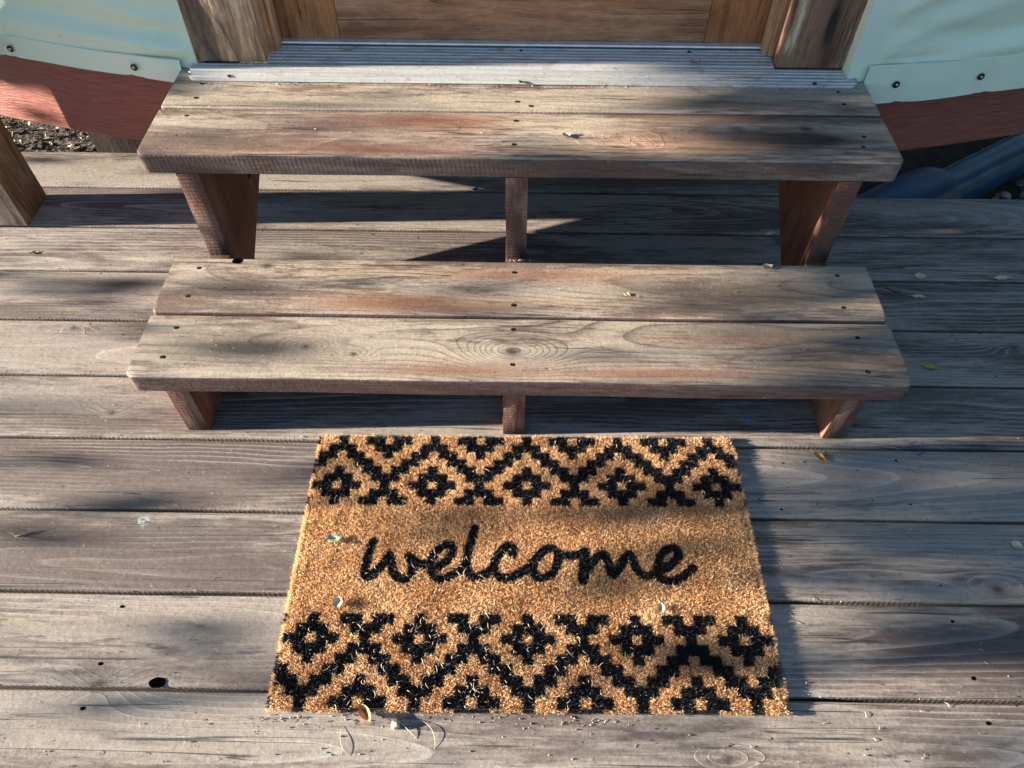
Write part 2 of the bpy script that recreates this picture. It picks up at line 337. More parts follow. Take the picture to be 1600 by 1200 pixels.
# folds: (s0,z0,s1,z1,width,amp)
folds=[(.62,.50,.98,.66,.020,.016),(.63,.46,.90,.44,.016,-.010),(.63,.44,1.25,.66,.028,.014),(.62,.42,1.05,.415,.014,.010),(.66,.385,1.3,.50,.022,.018),(.7,.40,1.5,.58,.03,-.014),(.64,.55,.8,.8,.03,.015),(.9,.8,1.6,.95,.05,.02),
  (-.71,.40,-1.3,.44,.016,.016),(-.70,.43,-1.5,.47,.020,-.013),(-.69,.45,-.86,.47,.012,.016),(-.69,.49,-.84,.51,.010,.012),(-.69,.53,-.82,.56,.012,.014),(-.69,.57,-.8,.60,.012,.012),(-.70,.41,-.80,.415,.012,.016),(-.9,.6,-1.6,.66,.04,.015),(-1.0,.48,-1.6,.52,.02,.010)]
def fold_d(s,z):
    d=0
    for (s0,z0,s1,z1,w,a) in folds:
        L2=(s1-s0)**2+(z1-z0)**2; t=((s-s0)*(s1-s0)+(z-z0)*(z1-z0))/L2
        tt=min(1,max(0,t)); px,pz=s0+tt*(s1-s0),z0+tt*(z1-z0); e=math.hypot(s-px,z-pz)
        ww=w*(.6+1.0*tt); f=max(0,min(1,1-(t-.55)/.45)) if t>.55 else 1
        d+=a*math.exp(-(e/ww)**2)*f
    return d*.5
def fabric_side(sg):
    s0=.623-.07 if sg>0 else .622+.07
    S=[s0,s0+.0003]+[s0+i*.0085 for i in range(1,150)]; S+= [S[-1]+.05*(i+1) for i in range(40)]
    Z=[.362+i*.0085 for i in range(70)]; Z+=[Z[-1]+.04*(i+1) for i in range(35)]
    V=[P_(sg*s,z,4.058+.010*(1-min(1,(z-.362)/.2))-.003*math.sin(s*9+z*5)+fold_d(sg*s,z)*min(1,(z-.362)/.02+.15)*min(1,(s-s0)/.03)) for s in S for z in Z]
    n=len(Z)
    for j in range(n): v=V[j]; V[j]=(v[0]-sg*.002,v[1]+.030,v[2]); F=[(i*n+j,(i+1)*n+j,(i+1)*n+j+1,i*n+j+1) for i in range(len(S)-1) for j in range(n-1)]
    if sg<0: F=[f[::-1] for f in F]
    mesh_obj('fabric_wall',V,F,m_fab,yurt)
    # hem band, doubled fabric standing 3 mm proud of the wall
    S=[(.5868 if sg>0 else .7222)+i*.012 for i in range(170)]; V=[];n=7
    for s in S:
        pk=sum(math.exp(-((s-f)/.018)**2) for f in ((.675,.855) if sg>0 else (.835,1.12)))
        wv=-.0028*pk+.0012*pk*math.sin(s*260)+.0012*math.sin(s*11)+.0008*math.sin(s*27+1); top=(.398 if sg>0 else .386)+.002*math.sin(s*13); bot=(.324 if sg>0 else .341)+.0012*math.sin(s*7)
        R=4.0685+wv*.5
        for (dr,z) in [(.001,top),(.0045,top-.0008),(.005+wv*.3,(top*2+bot)/3),(.005+wv,(top+2*bot)/3),(.006+wv,bot),(.004+wv,bot-.0005),(.001,bot+.004)]: V.append(P_(sg*s,z,R+dr))
    F=[(i*n+j,(i+1)*n+j,(i+1)*n+j+1,i*n+j+1) for i in range(len(S)-1) for j in range(n-1)]
    mesh_obj('hem',V,F,m_fab,yurt,sharp=50)
fabric_side(1); fabric_side(-1)
m_ring=simple('brass_dark_ring',(.035,.03,.028),.3,.8,c2=(.09,.08,.07)); m_chrome=simple('steel_stud',(.55,.55,.53),.25,1.)
def fastener(u,v):
    x,y=unproj(u,v,.362); th=math.atan2(x-CX,CY-y); R=4.0758; nrm=Vector((math.sin(th),-math.cos(th),0)); tx=Vector((math.cos(th),math.sin(th),0)); up=Vector((0,0,1))
    c=Vector((CX+R*math.sin(th),CY-R*math.cos(th),.362)); V=[];F=[];mi=[]; n=20
    prof=[(.0068,0),(.0068,.0020),(.0060,.0030),(.0052,.0028),(.0046,.001),(.0038,.0012),(.003,.0034),(.0014,.0042),(.0001,.0044)]
    for (r,h) in prof:
        for i in range(n):
            a=2*math.pi*i/n; V.append(tuple(c+tx*r*math.cos(a)+up*r*math.sin(a)+nrm*h))
    for k in range(len(prof)-1):
        for i in range(n): F.append((k*n+i,k*n+(i+1)%n,(k+1)*n+(i+1)%n,(k+1)*n+i)); mi.append(0 if k<5 else 1)
    mesh_obj('fastener',V,F,[m_ring,m_chrome],yurt,mi)
for u,v in [(212,103),(18,75),(1413,147),(1546,132)]: fastener(u,v)
# platform board
def fascia_mat():
    t=NT('red_brown_painted_board',.35,.5); wp=t.attr('wp').outputs['Vector']
    w=t.noise(wp,(3,3,3),2); x,y,z=t.sep(wp); P=t.comb(x,y,t.add(z,t.mul(w,.05)))
    g=t.noise(P,(16,16,260),4,.65,.4); g2=t.noise(P,(9,9,90),3,.6)
    c=t.mix(t.ss(g,.35,.65),(.20,.062,.045),(.29,.095,.07)); c=t.mix(t.ss(t.noise(wp,(40,40,40),4,.7),.64,.72,0,.5),c,(.38,.2,.15))
    t.color(c); t.normal(t.bump(t.add(g,t.mul(g2,.6)),.0022)); return t.m
m_fas=fascia_mat()
mb=MB(); S=np.linspace(-2.6,2.6,521); V=[];n=6
for s in S:
    zt=.40 if abs(s+.015)>.66 else .326
    for (dr,z) in [(-.03,zt),(0,zt),(0,.178),(-.002,.175),(-.028,.175),(-.03,.177)]: q_=P_(s,z,4.047+dr); V.append((q_[0]-.055,q_[1],q_[2]))
F=[(i*n+j,(i+1)*n+j,(i+1)*n+(j+1)%n,i*n+(j+1)%n) for i in range(len(S)-1) for j in range(n)]
mb.put(V,F,0,[(S[i//n],0,V[i][2]) for i in range(len(V))]); mb.build('platform_board',[m_fas],yurt)
# roof drum top keeps sky light off the wall from behind: eave ring
m_roof=simple('roof_fabric',(.40,.38,.32),.6)
V=[];S=np.linspace(-3.2,3.2,60)
for s in S: V+= [P_(s,2.1,4.25),P_(s,2.14,4.25),P_(s,3.2,.6)]
F=[(i*3+j,(i+1)*3+j,(i+1)*3+j+1,i*3+j+1) for i in range(59) for j in range(2)]
mesh_obj('roof',V,F,m_roof,yurt)
# door frame
m_jl=wood('jamb_left_weathered',(.36,.22,.13),(.72,.52,.35),(.05,.045,.045),wear=.55,ring=.0042,line=-.9,depth=.09,bs=2.4,fiber=.7,stains=[(.42,-.585,.10,.014,1.1,(.05,.055,.065)),(.55,-.60,.12,.014,1.,(.05,.055,.065))],wear_and_light=[(.5,-.52,.1,.012,1.)],dirt=.2,blotch=.6)
m_jr=wood('jamb_right_weathered',(.27,.155,.10),(.60,.48,.34),(.05,.04,.04),wear=.3,ring=.0048,line=-.6,depth=.09,bs=1.6,fiber=.6,stains=[(.47,.57,.06,.012,1.,(.02,.018,.018)),(.41,.585,.05,.012,.8,(.12,.055,.03))],wear_and_light=[(.48,.508,.05,.007,1.6),(.43,.503,.02,.007,1.6)],dirt=.3)
m_jin=wood('jamb_inner_cedar',(.55,.27,.13),(.66,.40,.22),(.12,.06,.035),wear=.5,ring=.006,line=-.4,dirt=.1)
m_door=wood('door_stile_wood',(.42,.16,.065),(.48,.21,.09),(.10,.05,.03),wear=.45,ring=.006,line=-.45,dirt=.1,fiber=.45,rough=.5,bs=.6)
m_rail=wood('door_rail_wood',(.38,.17,.085),(.50,.27,.155),(.09,.05,.035),wear=.5,ring=.0032,line=-.7,dirt=.15,fiber=.5,rough=.55,depth=.12,bs=1.2)
frame=empty('door_frame',(0,0,0),None,None); frame.parent=yurt; frame.location=Vector((0,1.4,.38))-yurt.location
ZB=.3865
for (a,b,m,sgn) in ((-.622,-.485,m_jl,-1),(.490,.622,m_jr,1)):
    mb=MB(); box(mb,a,b,1.3500,1.386,ZB-.0072,2.05,.003,a*9+70,'z',0); mb.build('casing',[m],frame)
    # jamb lining and stop
    mb=MB(); i=b if sgn<0 else a
    x0,x1=((i-.03,i+.008) if sgn<0 else (i-.008,i+.03)); box(mb,x0,x1,1.3865,1.49,ZB-.004,2.05,.002,a*7+60,'z',0)
    mb.build('jamb',[m_jin],frame)
    mb=MB(); x0,x1=((i+.0085,i+.018) if sgn<0 else (i-.018,i-.0085)); box(mb,x0,x1,1.394,1.418,ZB-.004,2.05,.0015,a*5+61,'z',0); mb.build('door_stop',[m_jin],frame)
mb=MB(); box(mb,-.622,.622,1.350,1.386,2.051,2.18,.003,77,'x',0); mb.build('head_casing',[m_jl],frame)
door=empty('door',(0,0,0),None,None); door.parent=yurt; door.location=Vector((0,1.46,.42))-yurt.location
mb=MB(); box(mb,-.353,.362,1.4255,1.463,.3880,.62,.0012,81,'x',0); mb.build('bottom_rail',[m_rail],door)
for a,b,sdn in ((-.470,-.3538,82.3),(.3628,.478,84.1)):
    mb=MB(); box(mb,a,b,1.4250,1.463,.3875,2.04,.0012,sdn,'z',0); mb.build('stile',[m_door],door)
mb=MB(); box(mb,-.353,.362,1.437,1.451,.621,1.92,.0,85,'z',0); mb.build('panel',[m_door],door)
mb=MB(); box(mb,-.353,.362,1.4255,1.463,1.921,2.04,.0012,86,'x',0); mb.build('top_rail',[m_rail],door)
# aluminium threshold
def alu_mat():
    t=NT('worn_aluminium',.5,.32); t.b.inputs['Metallic'].default_value=.35; g=t.n.new('ShaderNodeTexCoord').outputs['Object']
    a=t.noise(g,(3,200,200),4,.6); b=t.noise(g,(25,60,60),5,.7); d=t.noise(g,(120,120,120),3,.7)
    c=t.mix(t.ss(a,.35,.65),(.42,.41,.39),(.60,.59,.56)); c=t.mix(t.ss(b,.48,.72,0,.7),c,(.25,.22,.18)); c=t.mix(t.ss(d,.62,.72,0,.6),c,(.13,.10,.08))
    t.color(c); t.link(t.ss(b,.4,.7,.38,.7),t.b.inputs['Roughness']); t.normal(t.bump(t.add(a,t.mul(d,.6)),.0006)); return t.m
m_alu=alu_mat(); m_alul=simple('bright_aluminium',(.72,.73,.74),.35,.5,.5,c2=(.6,.61,.62)); m_gap=simple('gap_shade',(.012,.012,.014),.6)
thr=empty('threshold',(0,0,0),None,None); thr.parent=yurt; thr.location=Vector((0,1.36,.375))-yurt.location
prof=[(1.2985,.3680),(1.2975,.3705),(1.300,.3725)]
y=1.300; z=.3725
def zt_(y): return .3725+(y-1.30)*.10 if y<1.385 else .381
ribs=[1.308,1.3165,1.3275,1.3365,1.3440,1.3560,1.3650,1.3760,1.3850,1.3960,1.4070]
for r in ribs:
    for (dy,dz) in ((-.0019,0),(-.0011,.0014),(0,.0018),(.0011,.0014),(.0019,0)): prof.append((r+dy,zt_(r+dy)+dz))
prof+=[(1.4195,.381),(1.4195,.368)]
# front nosing runs under the casings; the rest lies between them
def extr(mb,prof,x0,x1,mi=0,cr=0):
    n=len(prof); xs=[x0,x1] if not cr else [x0,x0+cr*.15,x0+cr*.5,x0+cr,x1-cr,x1-cr*.5,x1-cr*.15,x1]
    V=[];ymin=min(p[0] for p in prof)
    for x in xs:
        d=min(x-x0,x1-x); ins=(cr-math.sqrt(max(0,cr*cr-(cr-d)**2))) if cr and d<cr else 0
        for (yy,zz) in prof: V.append((x,max(yy,ymin+ins),zz))
    F=[(i*n+j,i*n+(j+1)%n,(i+1)*n+(j+1)%n,(i+1)*n+j) for i in range(len(xs)-1) for j in range(n)]
    F+=[tuple(range(n))[::-1],tuple((len(xs)-1)*n+j for j in range(n))]
    mb.put(V,F,mi)
pf=[p for p in prof if p[0]<1.3495]; pf.append((1.3495,zt_(1.3495)-.0002)); pf.append((1.3495,.368))
pb=[(1.3497,.368),(1.3497,zt_(1.3497)-.0002)]+[p for p in prof if p[0]>1.3499]
mb=MB(); extr(mb,pf,-.628,.640,0,.022); extr(mb,pb,-.484,.489,0)
mb.build('sill_plate',[m_alu],thr,sharp=20)
mb=MB(); extr(mb,[(1.4205,.3775),(1.4215,.3865),(1.4140,.3865),(1.4128,.3845),(1.4110,.3842),(1.4098,.3862),(1.4106,.3888),(1.4240,.3892),(1.4240,.3775)],-.476,.480,0); mb.build('door_sweep',[m_alul],thr,sharp=20)
mb=MB(); box(mb,-.478,.482,1.4197,1.455,.369,.3772,0,5,'x',0); mb.build('gap_strip',[m_gap],thr)  # black strip paints the shaded gap behind the door sweep
def tscrew(u,v,z):
    x,y=unproj(u,v,z); n=12; V=[];F=[]
    for (r,h) in ((.0042,0),(.0038,.0016),(.002,.0024),(.0015,.0012),(.0001,.0012)):
        V+=[(x+r*math.cos(6.283*i/n),y+r*math.sin(6.283*i/n),z+h) for i in range(n)]
    F=[(k*n+i,k*n+(i+1)%n,(k+1)*n+(i+1)%n,(k+1)*n+i) for k in range(4) for i in range(n)]
    mesh_obj('screw',V,F,m_screw,thr)
for u,v,z in ((358,119,.3738),(813,128,.3738),(1273,131,.3738),(814,80,.381),(1077,82,.381)): tscrew(u,v,z)
# support pier under the yurt
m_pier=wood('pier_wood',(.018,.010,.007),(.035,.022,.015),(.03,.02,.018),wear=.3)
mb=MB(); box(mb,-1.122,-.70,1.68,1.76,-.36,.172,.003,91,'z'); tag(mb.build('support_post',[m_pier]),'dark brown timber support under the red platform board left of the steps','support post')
# ------------------------------------------------------------------ railing post
m_post=wood('rail_post_wood',(.13,.085,.045),(.26,.19,.115),(.04,.03,.022),wear=.45,ring=.0075,line=-.5,bs=1.2,stains=[(.1,1.375,.05,.02,.7,(.05,.03,.02))],dirt=.2)
m_postf=wood('rail_post_front',(.20,.145,.095),(.42,.34,.25),(.10,.075,.055),wear=.6,ring=.004,line=-.7,saw=.8,bs=1.5)
mb=MB(); box(mb,-1.232,-1.122,1.310,1.420,.0005,1.05,.004,95.3,'z',lambda n:(1 if n.y<-.6 else 0))
tag(mb.build('railing_post',[m_post,m_postf]),'square greenish brown timber post standing on the deck at the left edge','post')
# ------------------------------------------------------------------ blue pipe
m_blue=simple('blue_plastic',(.008,.12,.25),.3,0,.55,noise=(14,14,14),c2=(.012,.065,.14)); m_blue2=simple('dark_blue_plastic',(.008,.045,.14),.35,0,.5,noise=(6,6,6),c2=(.01,.06,.17))
m_pale_line=simple('pale_line',(.35,.38,.35),.7)
pipe=empty('blue_pipe',(.83,1.66,-.2),'large blue plastic pipe lying under the red board right of the steps','pipe')
def tube(p0,p1,prof,n=40):
    p0,p1=Vector(p0),Vector(p1); ax=(p1-p0).normalized(); u=ax.orthogonal().normalized(); v=ax.cross(u); V=[]
    for (t,r) in prof:
        for i in range(n):
            a=2*math.pi*i/n; V.append(tuple(p0+ax*t+u*r*math.cos(a)+v*r*math.sin(a)))
    F=[(k*n+i,k*n+(i+1)%n,(k+1)*n+(i+1)%n,(k+1)*n+i) for k in range(len(prof)-1) for i in range(n)]
    return V,F
AX=Vector((.842,.540,0)); A0=Vector((1.2,1.767,-.25)); PR=.060
a0,a1=A0-AX*.05,A0+AX*1.3
V,F=tube(a0,a1,[(0,PR),(1.3,PR)]); mesh_obj('pipe_body',V,F,m_blue,pipe)
V,F=tube(A0-AX*.30,A0,[(0,.0005),(0,.088),(.005,.096),(.015,.100),(.27,.100),(.30,.098),(.318,.094),(.32,PR)]); mesh_obj('coupling',V,F,m_blue2,pipe)
NB=Vector((-.54,.842,0)); off_=NB*.0515+Vector((0,0,.0325))
V,F=tube(A0+AX*.02+off_,A0+AX*1.3+off_,[(0,.0022),(1.2,.0022)],8); mesh_obj('pale_strip',V,F,m_pale_line,pipe)  # thin pale line along the upper edge of the pipe
# ------------------------------------------------------------------ loose ground cover
def flakes(name,n,xr,yr,z,sz,mats,thick=.3,seedn=1,pebble=False,clear=None):
    r=np.random.default_rng(seedn); V=[];F=[];mi=[]
    for i in range(n):
        x=r.uniform(*xr);y=r.uniform(*yr); s=r.uniform(.5,1.2)*sz; a=r.uniform(0,6.28); tx,ty=r.normal(0,.35,2)
        if clear and clear(x,y): continue
        zz=z+r.uniform(0,.03); o=len(V); k=r.integers(len(mats))
        M=Matrix.Rotation(a,3,'Z')@Matrix.Rotation(tx,3,'X')@Matrix.Rotation(ty,3,'Y')
        if pebble:
            for lat in (-1.2,-.5,.2,.8,1.35):
                for j in range(8):
                    q=M@Vector((s*math.cos(lat)*math.cos(j*.785),s*.7*math.cos(lat)*math.sin(j*.785),s*.45*math.sin(lat))); V.append((x+q.x,y+q.y,zz+q.z))
            for l in range(4):
                for j in range(8): F.append((o+l*8+j,o+l*8+(j+1)%8,o+(l+1)*8+(j+1)%8,o+(l+1)*8+j)); mi.append(k)
            F.append(tuple(o+32+j for j in range(8))); mi.append(k)
        else:
            for (u,v,w) in ((-1,0,0),(-.4,.35,.1),(.5,.3,.12),(1,0,0),(.4,-.35,.05),(-.5,-.3,.08)):
                q=M@Vector((u*s*r.uniform(.8,1.2),v*s*r.uniform(.5,1),w*s)); V.append((x+q.x,y+q.y,zz+q.z))
            F.append(tuple(range(o,o+6))); mi.append(k)
    return mesh_obj(name,V,F,mats,None,mi)
lm_=[simple('litter_%s'%n,c,.8) for n,c in (('brown',(.12,.07,.04)),('tan',(.42,.30,.17)),('umber',(.06,.04,.035)),('straw',(.45,.37,.25)),('bark',(.09,.05,.035)))]
tag(flakes('leaf_litter',3600,(-2.2,-.55),(1.60,2.5),-.345,.015,lm_,seedn=3),'brown and straw coloured leaf litter on the ground behind the deck','leaf litter',kind='stuff')
gm=[simple('pebble_%s'%n,c,.6) for n,c in (('grey',(.26,.26,.24)),('tan',(.35,.27,.18)),('dark',(.07,.07,.07)),('pale',(.45,.43,.38)))]
tag(flakes('leaf_litter',420,(-1.12,-.7),(1.60,1.70),-.33,.012,[lm_[1],lm_[3],lm_[0]],seedn=8),'pale wood chips heaped against the back edge of the deck','wood chips',kind='stuff')
tag(flakes('gravel',1500,(.9,2.3),(1.4,2.3),-.345,.022,gm,seedn=4,pebble=True,clear=lambda x,y:-.54*x+.842*y>.80),'grey and tan pebbles on the ground beyond the deck','gravel',kind='stuff')
# ------------------------------------------------------------------ doormat
MX,MY,MR=-.3455,.27379,.00799; MW,MD=.741,.4655
STROKES=[[(0.1193,0.2593),(0.1139,0.2388),(0.1121,0.2189),(0.1118,0.2013),(0.1199,0.1984),(0.1298,0.2072),(0.1401,0.222),(0.1495,0.2391),(0.153,0.2231),(0.1565,0.2074),(0.166,0.1958),(0.1762,0.1944),(0.1852,0.2018),(0.1882,0.2135),(0.1838,0.2253),(0.1793,0.2343)],[(0.183,0.2303),(0.1968,0.2215),(0.2128,0.218),(0.2268,0.2167),(0.2376,0.2227),(0.2472,0.2338),(0.2508,0.2459),(0.246,0.2544),(0.2357,0.2535),(0.2249,0.2457),(0.2173,0.2336),(0.2142,0.2176),(0.2189,0.204),(0.2301,0.1959),(0.2429,0.1964),(0.2552,0.2052),(0.2677,0.2141)],[(0.284,0.2851),(0.279,0.2646),(0.2742,0.2441),(0.2719,0.224),(0.2753,0.2083),(0.284,0.1986),(0.295,0.1997),(0.3076,0.2065),(0.3167,0.2135)],[(0.3471,0.2385),(0.3489,0.2497),(0.3395,0.2543),(0.3283,0.2445),(0.3192,0.2303),(0.3172,0.2144),(0.3234,0.2008),(0.3345,0.1961),(0.3473,0.2),(0.362,0.2089),(0.3787,0.2208)],[(0.3659,0.2106),(0.3775,0.2198),(0.3883,0.2364),(0.4012,0.249),(0.4139,0.2491),(0.4223,0.2398),(0.4198,0.2222),(0.4117,0.2079),(0.3981,0.1988),(0.3867,0.1987),(0.3793,0.2077),(0.3804,0.2209)],[(0.4223,0.2398),(0.4338,0.2367),(0.4494,0.2379),(0.4627,0.2411)],[(0.463,0.2453),(0.4613,0.2266),(0.458,0.2102),(0.459,0.1942)],[(0.4653,0.2453),(0.4652,0.2266),(0.4624,0.2103),(0.4596,0.1952)],[(0.4652,0.2103),(0.4767,0.2257),(0.4883,0.2403),(0.4964,0.2403),(0.5008,0.2269),(0.5031,0.2106),(0.5061,0.2025),(0.5151,0.2127),(0.5263,0.2312),(0.5366,0.2421),(0.5414,0.2323),(0.545,0.2159),(0.5509,0.2045),(0.5618,0.2025),(0.5756,0.207)],[(0.579,0.2111),(0.5911,0.2163),(0.6044,0.2235),(0.6148,0.236),(0.6175,0.2464),(0.6101,0.2521),(0.596,0.2484),(0.5849,0.2337),(0.5797,0.2172),(0.5825,0.2011),(0.593,0.1938),(0.6085,0.1963),(0.6231,0.2054),(0.6365,0.2166)]]
def is_black(X,Y):
    """arrays of mat coordinates -> True where the print is black"""
    col=np.floor((X-.3708)/.01639+.5).astype(int); m=np.abs(((col+5)%10)-5)      # 0 at the low flowers, 5 between them
    out=np.zeros(X.shape,bool)
    for row,ok in ((np.floor((.4562-Y)/.01515+.5).astype(int),Y>.32),(np.floor((Y-.0105)/.0151+.5).astype(int),Y<.145)):
        for r in range(-1,9):
            # zigzag
            if r<=0: z=(m==0)
            elif r==1: z=(m<=1)
            elif r in(2,3,4): z=(m>=r-1)&(m<=r)
            elif r==5: z=(m>=4)
            elif r==6: z=(m==5)
            elif r==7: z=(m>=4)
            else: z=(m>=3)&(m<=4)
            d5=5-m
            if r==-1: z=z|(d5<=1)
            if r==0: z=z|((d5<=2)&(d5>0))
            if r==1: z=z|(d5<=1)
            if r==2: z=z|(d5==0)
            if r==4: z=z|(m==0)
            if r==5: z=z|(m<=1)
            if r==6: z=z|((m<=2)&(m>0))
            if r==7: z=z|(m<=1)
            if r==8: z=z|(m==0)
            out|=(row==r)&z&ok
    near=np.full(X.shape,9.)
    for st in STROKES:
        st=np.array(st); 
        # smooth the traced stroke
        t=np.linspace(0,len(st)-1,len(st)*5); p=np.stack([np.interp(t,range(len(st)),st[:,k]) for k in(0,1)],1)
        for _ in range(3): p[1:-1]=(p[:-2]+2*p[1:-1]+p[2:])/4
        for a in p: near=np.minimum(near,(X-a[0])**2+(Y-a[1])**2)
    out|=near<.0068**2
    return out
def m2w(X,Y): c,s=math.cos(MR),math.sin(MR); return MX+X*c-Y*s, MY+X*s+Y*c
def coir(name,c0,c1,c2,spec,rough,tr=0):
    t=NT(name,spec,rough); r=t.attr('rnd').outputs['Fac']
    c=t.mix(t.ss(r,0,.5),c0,c1); c=t.mix(t.ss(r,.6,1.),c,c2); t.color(c)
    if tr:
        n=t.n.new('ShaderNodeBsdfTranslucent'); t.link(c,n.inputs[0]); m=t.n.new('ShaderNodeMixShader'); m.inputs[0].default_value=tr
        t.t.links.new(t.b.outputs[0],m.inputs[1]); t.t.links.new(n.outputs[0],m.inputs[2]); t.t.links.new(m.outputs[0],t.n['Material Output'].inputs['Surface'])
    return t.m
m_coir=coir('coir_fibre',(.50,.28,.13),(.86,.57,.30),(.97,.80,.56),.3,.55,.45); m_coirb=coir('black_coir_fibre',(.004,.004,.005),(.008,.008,.010),(.022,.022,.026),.3,.55)
m_base=simple('coir_base',(.32,.17,.075),.9,noise=(300,300,300),c2=(.20,.10,.045)); m_baseb=simple('coir_base_black',(.004,.004,.004),.9)
mat=empty('doormat',(MX+.37,MY+.23,0),'coir doormat with black stepped diamonds and the word welcome','doormat')
def build_mat():
    r=np.random.default_rng(11)
    nx,ny=int(MW/.0033),int(MD/.0033); gx=np.linspace(.003,MW-.003,nx+1); gy=np.linspace(.003,MD-.003,ny+1)
    GX,GY=np.meshgrid(gx,gy,indexing='ij'); wx,wy=m2w(GX,GY); V=np.stack([wx,wy,np.full(wx.shape,.0047)],-1).reshape(-1,3)
    i,j=np.meshgrid(range(nx),range(ny),indexing='ij'); a=(i*(ny+1)+j); F=np.stack([a,a+ny+1,a+ny+2,a+1],-1).reshape(-1,4).tolist()
    cx=(gx[:-1]+gx[1:])/2; cy=(gy[:-1]+gy[1:])/2; CX_,CY_=np.meshgrid(cx,cy,indexing='ij'); mi=is_black(CX_,CY_).ravel().astype(int)
    mesh_obj('pile_base',V,F,[m_base,m_baseb],mat,mi,smooth=False)
    mb=MB(); P=[m2w(.002,.002),m2w(MW-.002,.002),m2w(MW-.002,MD-.002),m2w(.002,MD-.002)]
    prism(mb,P,'z',.0006,.0044,.0008,0,'x'); mb.build('backing',[m_base],mat)
    # fibres
    sp=.00118; xs=np.arange(0,MW,sp); ys=np.arange(0,MD,sp); X,Y=np.meshgrid(xs,ys,indexing='ij'); X=X.ravel()+r.uniform(-.5,.5,X.size)*sp; Y=Y.ravel()+r.uniform(-.5,.5,Y.size)*sp
    # extra ragged rim
    k=7000; t=r.uniform(0,1,k); side=r.integers(0,4,k); o=r.uniform(-.0015,.002,k)
    ex=np.where(side<2,t*MW,np.where(side==2,o,MW-o)); ey=np.where(side==0,o,np.where(side==1,MD-o,t*MD))
    X=np.concatenate([X,ex]); Y=np.concatenate([Y,ey]); n=len(X)
    jx,jy=r.normal(0,.0004,n),r.normal(0,.0004,n); blk=is_black(X+jx+.0007,Y+jy+.0007)|is_black(X+jx-.0007,Y+jy-.0007)|is_black(X+jx+.0007,Y+jy-.0007)|is_black(X+jx-.0007,Y+jy+.0007)
    # tuft lean field
    def fld(sd_,f): 
        q=np.random.default_rng(sd_); s=0
        for _ in range(9): 
            a=q.uniform(0,6.28); fr=f*q.uniform(.5,1.6); s=s+np.sin(X*fr*math.cos(a)+Y*fr*math.sin(a)+q.uniform(0,6.28))
        return s/3
    lx=.22*fld(1,900)+.12*fld(2,300)+r.normal(0,.36,n); ly=.22*fld(3,900)+.12*fld(4,300)+r.normal(0,.36,n)
    ed=.006; lx+=np.where(X<ed,-.7,0)+np.where(X>MW-ed,.7,0); ly+=np.where(Y<ed,-.7,0)+np.where(Y>MD-ed,.7,0)
    L=r.uniform(.0036,.0062,n)*(1+.10*fld(5,120)+.22*fld(6,1300)); L*=np.where(r.uniform(0,1,n)>.985,1.5,1)*np.where(blk,.93,1.)
    nz=1/np.sqrt(1+lx**2+ly**2); D=np.stack([lx*nz,ly*nz,nz],1)*L[:,None]
    wx,wy=m2w(X,Y); B0=np.stack([wx,wy,np.full(n,.0040)],1)
    a=r.uniform(0,math.pi,n); W=np.stack([np.cos(a),np.sin(a),np.zeros(n)],1)*r.uniform(.00028,.00052,n)[:,None]
    bend=np.stack([r.normal(0,.0009,n),r.normal(0,.0009,n),-np.abs(r.normal(0,.0004,n))],1)
    mid=B0+D*.55; tip=B0+D+bend
    V=np.stack([B0-W,B0+W,mid-W*.9,mid+W*.9,tip-W*.35,tip+W*.35],1).reshape(-1,3)
    off=np.array(parent_world(mat)); V=V-off
    idx=np.arange(n)[:,None]*6; q=np.concatenate([idx+np.array([0,1,3,2]),idx+np.array([2,3,5,4])],1).reshape(-1).astype(np.int32)
    me=bpy.data.meshes.new('pile'); nf=2*n
    me.vertices.add(len(V)); me.vertices.foreach_set('co',V.astype(np.float32).ravel()); me.loops.add(nf*4); me.loops.foreach_set('vertex_index',q)
    me.polygons.add(nf); me.polygons.foreach_set('loop_start',np.arange(0,nf*4,4,dtype=np.int32)); me.polygons.foreach_set('loop_total',np.full(nf,4,dtype=np.int32))
    me.materials.append(m_coir); me.materials.append(m_coirb); me.update(); me.validate()
    me.polygons.foreach_set('material_index',np.repeat(blk.astype(np.int32),2))
    at=me.attributes.new('rnd','FLOAT','FACE'); at.data.foreach_set('value',np.repeat(np.clip(r.uniform(0,1,n)*.8+.1+.12*fld(8,60),0,1),2).astype(np.float32))
    o=bpy.data.objects.new('pile',me); COL.objects.link(o); o.parent=mat
build_mat()
